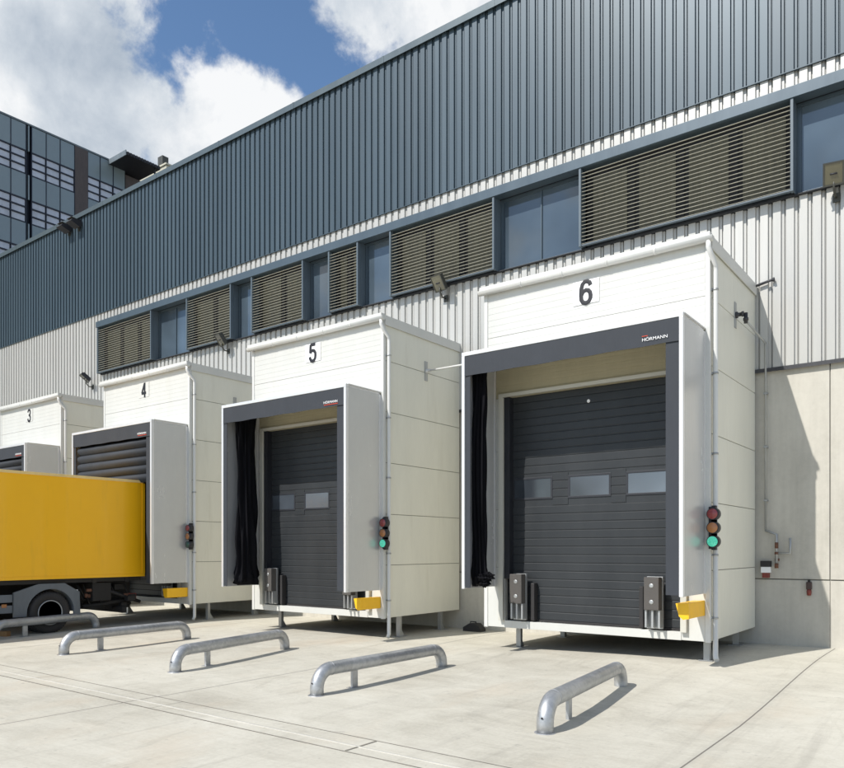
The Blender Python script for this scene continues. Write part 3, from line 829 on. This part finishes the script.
# ------------------------------------------------------------------ wheel guide rails
def guide(p0, p1, label, hole=True):
    z0 = gz(*p0); x0, y0 = p0; x1, y1 = p1
    t = thing('wheel_guide', label, 'wheel guide', (x0, y0, z0), 'galvanised wheel guides in front of the docks')
    L = math.hypot(x1 - x0, y1 - y0); ang = math.atan2(y1 - y0, x1 - x0)
    t.rotation_euler = (0, 0, ang)
    H = .305; B = .22; r = .084
    pts = [(0, 0, 0), (0, 0, H - B)]
    for k in range(1, 9):
        q = math.pi / 2 * k / 8; pts.append((B - B * math.cos(q), 0, H - B + B * math.sin(q)))
    for k in range(1, 14): pts.append((B + (L - 2 * B) * k / 14, 0, H))
    for k in range(0, 9):
        q = math.pi / 2 * k / 8; pts.append((L - B + B * math.sin(q), 0, H - B + B * math.cos(q)))
    pts.append((L, 0, 0))
    a = MB(); a.tube(pts, r, 28); a.build('pipe', M['galv'], t)
    for s_ in (B + .02, L - B - .02):
        w = MB(); w.tube([(s_ - .006, 0, H), (s_ + .006, 0, H)], r + .0025, 28); w.build('weld_seam', M['galv'], t)
    for s_ in (.68,):
        f = MB(); f.box(s_ - .05, s_ + .05, -.018, .018, .008, H - r + .01, .003); f.box(s_ - .09, s_ + .09, -.06, .06, 0, .0075); f.build('support_plate', M['galv'], t)
    for s_ in (0, L):
        f = MB(); f.lathe([(0, r + .028), (.008, r + .024), (.012, r + .004)], (s_, 0, 0), 'z', 28); f.build('foot_collar', M['galv'], t)
    if hole:
        f = MB(); f.lathe([(-.0015, .011), (.0, .011)], (-r - .000, 0, .16), 'x', 12); f.build('vent_hole', M['ink'], t)
for p0, p1, lb in (((-3.50, 6.60), (-3.80, 9.20), 'nearest galvanised guide rail, the rightmost, in front of dock 6'),
                   ((-6.63, 6.60), (-6.63, 9.22), 'second galvanised guide rail from the right, between docks 5 and 6'),
                   ((-9.53, 6.60), (-10.06, 9.22), 'middle one of the five galvanised guide rails, in front of dock 5'),
                   ((-12.62, 6.55), (-12.76, 9.10), 'fourth galvanised guide rail from the right, just right of the lorry'),
                   ((-15.72, 6.75), (-16.22, 9.15), 'leftmost galvanised guide rail, beside the rear wheel of the lorry')):
    guide(p0, p1, lb)

# ------------------------------------------------------------------ yellow lorry docked at box 4
LX = XC - 2 * DP - .02; LR = 10.26
lo = thing('lorry', 'yellow box lorry backed up against dock box 4', 'lorry', (LX, LR, -.2))
def LB(mb, name, mat=None, parent=None): return mb.build(name, mat, parent or lo, (0, -LR, .2))
zb, zt = .955, 3.205
c = MB(); c.box(-1.25, 1.25, 2.9, LR, zb + .05, zt - .03, .003)
cb_ = LB(c, 'cargo_box', M['truck_yellow'])
c = MB()
c.box(-1.27, -1.215, 2.88, LR + .01, zt - .05, zt + .01, .006).box(1.215, 1.27, 2.88, LR + .01, zt - .05, zt + .01, .006)
build_split(c, 'top_rail', paint('faded_yellow_rail', (.85, .62, .25), .5, .1), cb_, (0, -LR, .2))
c = MB()
c.box(-1.262, -1.20, 2.88, LR + .01, zb, zb + .07, .004).box(1.20, 1.262, 2.88, LR + .01, zb, zb + .07, .004)
build_split(c, 'bottom_rail', M['truck_yellow'], cb_, (0, -LR, .2))
for s_ in (1, -1):
    xa, xb = sorted((s_ * 1.19, s_ * 1.264))
    c = MB(); c.box(xa, xb, LR - .06, LR + .012, zb + .0702, zt - .0502, .003); LB(c, 'rear_post', M['truck_yellow'], cb_)
c = MB(); c.box(-1.245, 1.245, LR + .001, LR + .03, zb + .02, zt - .02, .004); LB(c, 'rear_doors', M['chassis'], cb_)
c = MB()
c.box(-.45, -.36, 1.2, LR - .1, .62, .86).box(.36, .45, 1.2, LR - .1, .62, .86)
for yy in (3.2, 4.4, 5.6, 6.8, 9.0, 9.8): c.box(-1.2, 1.2, yy, yy + .10, .84, .95)
c.box(.9, 1.18, 2.9, LR - .05, .86, .949)
c.box(-1.18, -.9, 2.9, LR - .05, .86, .949)
LB(c, 'chassis', M['chassis'])
# clutter behind the wheel: tail lift arms, cylinders, underrun bar, boxes
c = MB(); rn = random.Random(5)
c.box(.25, 1.12, 9.05, 9.5, .42, .84, .02)
c.tube([(.95, 8.9, .30), (.95, 10.2, .42)], .05, 10).tube([(.75, 9.0, .50), (.75, 10.2, .30)], .035, 10)
c.tube([(1.08, 9.3, .7), (1.08, 10.25, .35)], .04, 10)
c.box(-1.15, 1.15, 9.75, 9.87, .12, .26, .01)
c.box(.6, .72, 9.6, 10.2, .2, .84).box(-.72, -.6, 9.6, 10.2, .2, .84)
for k in range(16):
    a_, b_, z_ = rn.uniform(.3, 1.1), rn.uniform(8.75, 10.0), rn.uniform(.25, .75)
    c.box(a_, a_ + rn.uniform(.05, .16), b_, b_ + rn.uniform(.06, .3), z_, z_ + rn.uniform(.04, .14), .008)
for k in range(8):
    y_ = rn.uniform(8.7, 9.9); c.tube([(1.0, y_, .8), (1.05, y_ + .12, .45 + rn.uniform(-.1, .1)), (.9, y_ + .4, .5)], .013, 6)
LB(c, 'tail_lift', M['chassis'])
c = MB()
for k in range(7):
    a_, b_, z_ = rn.uniform(.9, 1.1), rn.uniform(8.75, 10.0), rn.uniform(.35, .75)
    c.box(a_, a_ + .05, b_, b_ + rn.uniform(.05, .12), z_, z_ + rn.uniform(.03, .08), .008)
build_split(c, 'rusty_fitting', M['rust'], lo, (0, -LR, .2))
c = MB(); c.box(1.02, 1.10, 9.9, 10.15, .40, .56, .02); LB(c, 'tail_lamp', M['red'])
c = MB(); c.box(.98, 1.06, 8.62, 8.74, .66, .70, .004); LB(c, 'marker_plate', M['number_white'])
WY, WR = 8.05, .44
def wheel(sx, wy, wr=WR, wid=.30):
    w = MB(); s_ = 1 if sx > 0 else -1; z = -.2 + wr
    prof = [(-wid / 2, wr * .60), (-wid / 2, wr * .93), (-wid * .38, wr), (wid * .38, wr), (wid / 2, wr * .93), (wid / 2, wr * .60), (wid * .25, wr * .58)]
    w.lathe(prof, (sx, wy, z), 'x', 48)
    for k in range(48):
        q = 2 * math.pi * k / 48; 
        mt = Matrix.Translation((sx, wy, z)) @ Matrix.Rotation(q, 4, 'X')
        w.box(-wid * .36, -wid * .06, -.016, .016, wr - .002, wr + .010, 0, mt).box(wid * .06, wid * .36, -.016, .016, wr - .002, wr + .010, 0, mt)
    wo = LB(w, 'wheel', M['rubber'])
    a = MB(); o = wid / 2 * s_
    pr = [(o * .95, wr * .62), (o * 1.04, wr * .60), (o * 1.0, wr * .55), (o * .6, wr * .50), (o * .45, wr * .34), (o * .55, wr * .28), (o * .85, wr * .22), (o * .9, .02)]
    a.lathe(pr, (sx, wy, z), 'x', 40)
    for k in range(8):
        q = 2 * math.pi * k / 8
        a.lathe([(o * .45, .018), (o * .68, .018)], (sx, wy + .155 * math.cos(q), z + .155 * math.sin(q)), 'x', 8)
    rim = LB(a, 'rim', M['steel'] if abs(sx) < 1 else M['truck_grey'], wo)
    a = MB(); a.lathe([(o * 1.00, wr * .60), (o * 1.06, wr * .60), (o * 1.06, wr * .565), (o * 1.00, wr * .56)], (sx, wy, z), 'x', 40)
    LB(a, 'rim_edge', M['galv_pipe'], wo)
for sx in (1.06, -1.06): wheel(sx, WY)
for sx in (.74, -.74): wheel(sx, WY)
for sx in (1.06, -1.06): wheel(sx, 1.6, .44)
c = MB(); c.tube([(-1.0, WY, .24), (1.0, WY, .24)], .07, 14); c.lathe([(-.14, .12), (0, .2), (.14, .12)], (0, WY, .24), 'x', 16); LB(c, 'axle', M['chassis'])
# mudguard arch
for s_ in (1, -1):
    g_ = MB(); n = 20; zc = -.2 + WR; prs = []
    for k in range(n + 1):
        q = math.pi * (k / n); prs.append((q,))
    ra, rb2 = WR + .07, WR + .17
    out_ = [(WY - rb2 * math.cos(q[0]), zc + rb2 * .96 * math.sin(q[0])) for q in prs]
    inn = [(WY - ra * math.cos(q[0]), zc + ra * math.sin(q[0])) for q in prs]
    for (o0, o1, i0, i1) in zip(out_, out_[1:], inn, inn[1:]):
        xa, xb = sorted((s_ * .88, s_ * 1.235))
        g_.prism([o0, o1, i1, i0], 'x', xa, xb)
    xa, xb = sorted((s_ * 1.19, s_ * 1.24))
    # flat face of the guard
    g_.prism([(WY - rb2 - .16, zc - .05), (WY - rb2 - .16, .70), (WY - .26, .86), (WY + .30, .86), (WY + rb2 + .02, .66), (WY + rb2 + .04, zc - .08), (WY + ra, zc - .08)] + [(WY + ra * math.cos(math.pi * k / 14), zc + ra * math.sin(math.pi * k / 14)) for k in range(1, 14)] + [(WY - ra, zc - .05)], 'x', xa, xb)
    LB(g_, 'mudguard', M['truck_grey'])
    # side skirts with reflector
    sk = MB(); xa, xb = sorted((s_ * 1.17, s_ * 1.21))
    sk.box(xa, xb, 3.2, WY - rb2 - .17, .50, .66, .01); sk.box(xa, xb, 3.2, WY - rb2 - .17, .28, .44, .01)
    for yy in (3.5, 5.0, 6.8): sk.box(min(xa, xb) - .0, min(xa, xb) + .03, yy, yy + .06, .25, .8)
    sko = LB(sk, 'side_guard', M['truck_grey'])
    rf_ = MB(); xa, xb = sorted((s_ * 1.211, s_ * 1.222)); rf_.box(xa, xb, 7.05, 7.15, .40, .47, .003); LB(rf_, 'side_reflector', M['lens_amber'], sko)
# cab
c = MB()
c.prism([(.25, .15), (.22, 1.2), (.45, 2.35), (.7, 2.62), (2.5, 2.62), (2.5, .45), (2.15, .45), (2.05, .7), (1.6, .82), (1.15, .7), (1.05, .45), (1.0, .15)], 'x', -1.2, 1.2)
cab = LB(c, 'cab', M['truck_yellow'])
c = MB(); c.prism([(.243, 1.35), (.42, 2.25), (.46, 2.25), (.283, 1.35)], 'x', -1.05, 1.05); LB(c, 'windscreen', M['glass'], cab)
for s_ in (1, -1):
    c = MB(); xa, xb = sorted((s_ * 1.195, s_ * 1.207)); c.prism([(.55, 1.4), (.72, 2.2), (1.5, 2.2), (1.5, 1.4)], 'x', xa, xb); LB(c, 'side_window', M['glass'], cab)
    c = MB(); xa, xb = sorted((s_ * 1.28, s_ * 1.45)); c.box(xa, xb, .35, .47, 1.5, 2.1, .03); c.tube([(s_ * 1.18, .5, 2.0), (s_ * 1.36, .42, 2.0)], .02, 8); LB(c, 'mirror', M['frame_dark'], cab)
    c = MB(); xa, xb = sorted((s_ * .75, s_ * 1.1)); c.box(xa, xb, .20, .26, .55, .75, .02); LB(c, 'headlight', M['pane'], cab)
c = MB(); c.box(-1.1, 1.1, .215, .30, .12, .5, .02); LB(c, 'front_bumper', M['truck_grey'], cab)
c = MB(); c.box(.5, 1.1, 2.6, 3.4, .2, .8, .05); c.box(-1.1, -.5, 2.6, 3.6, .2, .8, .05); build_split(c, 'fuel_tank', M['steel'], lo, (0, -LR, .2))
# wooden block lying by the rail
wb = MB(); wb.box(-.14, .14, -.06, .06, 0, .11, .006)
wbo = wb.build('wooden_block', M['wood']); wbo.location = (-16.25, 7.15, -.2); wbo.rotation_euler[2] = .5
tag(wbo, 'small brown wooden block on the ground beside the rear wheel of the lorry', 'block')

# ------------------------------------------------------------------ office block behind
XO = -56.5; ZR = 32.7
of = thing('office_building', 'tall blue grey glazed office block rising behind the left end of the warehouse', 'office building', (XO, 25, 0))
OO = (-XO, -25, 0)
bays = [(-14 + k * 1.3, -14 + (k + 1) * 1.3, 'n') for k in range(27)]
bays = []
yy = -12.0
while yy < 22.6: bays.append((yy, yy + 1.09, 'n')); yy += 1.09
last = bays[-1][1]
bays += [(last, 24.35, 'n'), (24.35, 25.42, 'n'), (25.42, 26.5, 'n'), (26.5, 26.9, 'd'), (26.9, 27.97, 'n'), (27.97, 29.03, 'n'), (29.03, 30.16, 'n'), (30.16, 31.21, 'b'), (31.21, 32.24, 'n'), (32.24, 33.35, 'n'), (33.35, 34.4, 'n')]
bays = [b_ for b_ in bays if b_[1] - b_[0] > .05]
core = MB(); core.box(XO - 16, XO - .35, -12, 34.35, 0, ZR - .1); core.build('wall_core', M['office_dark'], of, OO)
wn = [(30.77, 29.07), (27.21, 25.5), (23.65, 21.95), (20.1, 18.4)]
pn = MB(); cols = MB(); mul = MB(); rp = MB()
for y0, y1, k in bays:
    if k == 'b': cols.box(XO - .34, XO + .06, y0 + .01, y1 - .01, 0, ZR - .01); continue
    zz = [ZR] + [v for w_ in wn for v in w_]
    for a_, b_ in list(zip(zz[::2], zz[1::2])) + [(18.4, 0)]:
        dst = pn if y0 < 20 else MB()
        if k == 'd': dst.box(XO - .3, XO - .004, y0 + .15, y1 - .15, b_ + .03, a_ - .03)
        else: dst.box(XO - .3, XO, y0 + .03, y1 - .03, b_ + .03, a_ - .03)
        if dst is not pn: dst.build('facade_panel', M['office_panel'], of, OO)
for y0, y1, k in bays: mul.box(XO - .33, XO + .03, y0 - .025, y0 + .025, 10, ZR)
rp.box(XO - 16.1, XO + .05, -12.05, 34.42, ZR + .002, ZR + .12)
fp = pn.build('facade_panel', M['office_panel'], of, OO); fp['kind'] = 'stuff'
build_split(cols, 'brown_column', M['brown_wall'], of, OO)
mul.build('mullions', M['office_dark'], of, OO)
rp.build('roof_edge', M['canopy_edge'], of, OO)
for zt_, zb_ in wn[:3]:
    for y0, y1, k in bays:
        if k != 'n' or y0 < 20: continue
        w = MB(); hh = (zt_ - zb_)
        for q in range(3):
            a_ = zb_ + hh * q / 3 + .055; b_ = zb_ + hh * (q + 1) / 3 - .055
            w.box(XO - .25, XO - .06, y0 + .06, y1 - .06, a_, b_)
        wo = w.build('window', M['office_pane'], of, OO)
        fr = MB()
        for q in range(4):
            z_ = zb_ + hh * q / 3; fr.box(XO - .25, XO + .01, y0 + .027, y1 - .027, z_ - .05, z_ + .05)
        fr.build('window_bar', M['office_dark'], wo, OO)
# set-back brown end wall, roof canopy
w = MB(); w.box(XO - 12, XO - .1, 34.5, 37.0, 0, ZR - .5); w.build('end_wall', M['brown_wall'], of, OO)
w = MB(); w.box(XO - 3.0, XO + 2.5, 33.0, 36.0, ZR - .30, ZR - .05, .02)
for k in range(12): w.box(XO + 2.505, XO + 2.56, 33.05 + k * .245, 33.2 + k * .245, ZR - .29, ZR - .06)
co_ = w.build('roof_canopy', M['canopy'], of, OO)
w = MB(); w.box(XO - 3.0, XO + 2.5, 32.93, 32.995, ZR - .34, ZR + .06); w.build('canopy_edge', M['canopy_edge'], co_, OO)
w = MB(); w.box(XO + 2.2, XO + 2.3, 35.6, 35.7, ZR - 3, ZR - .31); w.build('canopy_post', M['canopy'], co_, OO)
tw_ = thing('stair_tower', 'pale concrete stair tower with a small vent beyond the office block', 'tower', (-61, 42, 0))
w = MB(); w.box(-5, 5, -4.1, 4, 0, 34.2, .05); w.box(-5.1, 5.1, -4.2, 4.1, 34.21, 34.35); w.build('wall', M['cream'], tw_)
w = MB(); w.box(3.6, 4.3, -4.0, -3.4, 34.36, 35.3, .03); w.build('vent', M['lamp_body'], tw_)

# ------------------------------------------------------------------ world
SUN = Vector((.325, 1.0, -1.13)).normalized()
elev = math.asin(-SUN.z); az = math.atan2(-SUN.x, -SUN.y)
w = bpy.data.worlds.new('World'); S.world = w; w.use_nodes = True
nt = w.node_tree; nt.nodes.clear()
out_n = N(nt, 'ShaderNodeOutputWorld'); bg = N(nt, 'ShaderNodeBackground')
sky = N(nt, 'ShaderNodeTexSky'); sky.sky_type = 'NISHITA'; sky.sun_disc = False
sky.sun_elevation = elev; sky.sun_rotation = az % (2 * math.pi)
sky.air_density = 1.0; sky.dust_density = .4; sky.ozone_density = 2.5
bg.inputs['Strength'].default_value = .070
tc = N(nt, 'ShaderNodeTexCoord'); dirv = tc.outputs['Generated']
Fv = Vector((-.6046, .7965, 0)); Rv = Vector((.7965, .6046, 0))
def pdir(x, y): return (Fv + Rv * ((x - 422) / 755) + Vector((0, 0, 1)) * ((549 - y) / 755)).normalized()
# project direction on a cloud layer so that clouds flatten towards the horizon
sx = N(nt, 'ShaderNodeSeparateXYZ'); nt.links.new(dirv, sx.inputs[0])
big = noise(nt, 3.4, 12, .62, dirv, dist=.25)
fine = noise(nt, 13.0, 12, .60, dirv, dist=.12)
def blob(px, py, rad, amt):
    c_ = pdir(px, py)
    dn = N(nt, 'ShaderNodeVectorMath'); dn.operation = 'DISTANCE'
    nt.links.new(dirv, dn.inputs[0]); dn.inputs[1].default_value = c_
    mr = N(nt, 'ShaderNodeMapRange'); mr.interpolation_type = 'SMOOTHSTEP'
    nt.links.new(dn.outputs['Value'], mr.inputs[0])
    mr.inputs[1].default_value = 0; mr.inputs[2].default_value = rad / 755
    mr.inputs[3].default_value = amt; mr.inputs[4].default_value = 0
    return mr.outputs[0]
dens = mth(nt, 'ADD', mth(nt, 'MULTIPLY', mth(nt, 'SUBTRACT', big, .5), 1.25), mth(nt, 'ADD', mth(nt, 'MULTIPLY', mth(nt, 'SUBTRACT', fine, .5), 1.35), .5))
for a_ in ((10, 110, 150, .34), (95, 120, 115, .24), (150, 160, 120, .22), (215, 125, 80, .24), (262, 95, 50, .18), (415, 0, 135, .27), (350, 5, 60, .14), (290, 125, 50, .14), (60, 20, 90, .10),
           (240, 15, 60, -.12), (305, 60, 42, -.14), (178, 22, 45, -.17), (205, 62, 26, -.10), (330, 75, 45, -.14)):
    dens = mth(nt, 'ADD', dens, blob(*a_))
cf = N(nt, 'ShaderNodeMapRange'); cf.interpolation_type = 'SMOOTHSTEP'; nt.links.new(dens, cf.inputs[0])
cf.inputs[1].default_value = .40; cf.inputs[2].default_value = .70
shade = mth(nt, 'ADD', mth(nt, 'MULTIPLY', noise(nt, 4.2, 8, .6, dirv, dist=.4), 1.5), -.25)
shade = mth(nt, 'ADD', shade, mth(nt, 'MULTIPLY', mth(nt, 'SUBTRACT', fine, .5), 1.2))
shade = mth(nt, 'ADD', shade, blob(90, 60, 130, -.10))
shade = mth(nt, 'ADD', shade, blob(235, 110, 110, .25))
shade = mth(nt, 'ADD', shade, blob(0, 90, 90, .20))
shade = mth(nt, 'SUBTRACT', shade, mth(nt, 'MULTIPLY', mth(nt, 'SUBTRACT', dens, .80), .35))
crmp = ramp(nt, [(.18, (5.9, 6.9, 8.2)), (.46, (9.2, 10.0, 10.9)), (.72, (13.4, 13.6, 13.8))], shade)
skym = mixc(nt, 1.0, sky.outputs[0], (1.9, 2.1, 2.2), 'MULTIPLY')
colr = mixc(nt, cf.outputs[0], skym, crmp.outputs[0])
nt.links.new(colr, bg.inputs[0]); nt.links.new(bg.outputs[0], out_n.inputs[0])

sl = bpy.data.lights.new('sun', 'SUN'); sl.energy = 4.75; sl.angle = R(.5); sl.color = (1.0, .962, .905)
so = bpy.data.objects.new('sun', sl); COL.objects.link(so); so.rotation_euler = SUN.to_track_quat('-Z', 'Y').to_euler(); so.location = (-10, -20, 30)

S.view_settings.view_transform = 'Standard'; S.view_settings.look = 'None'
S.view_settings.gamma = 1; S.view_settings.use_curve_mapping = False; S.view_settings.exposure = 0
S.render.engine = 'CYCLES'
S.cycles.use_denoising = True
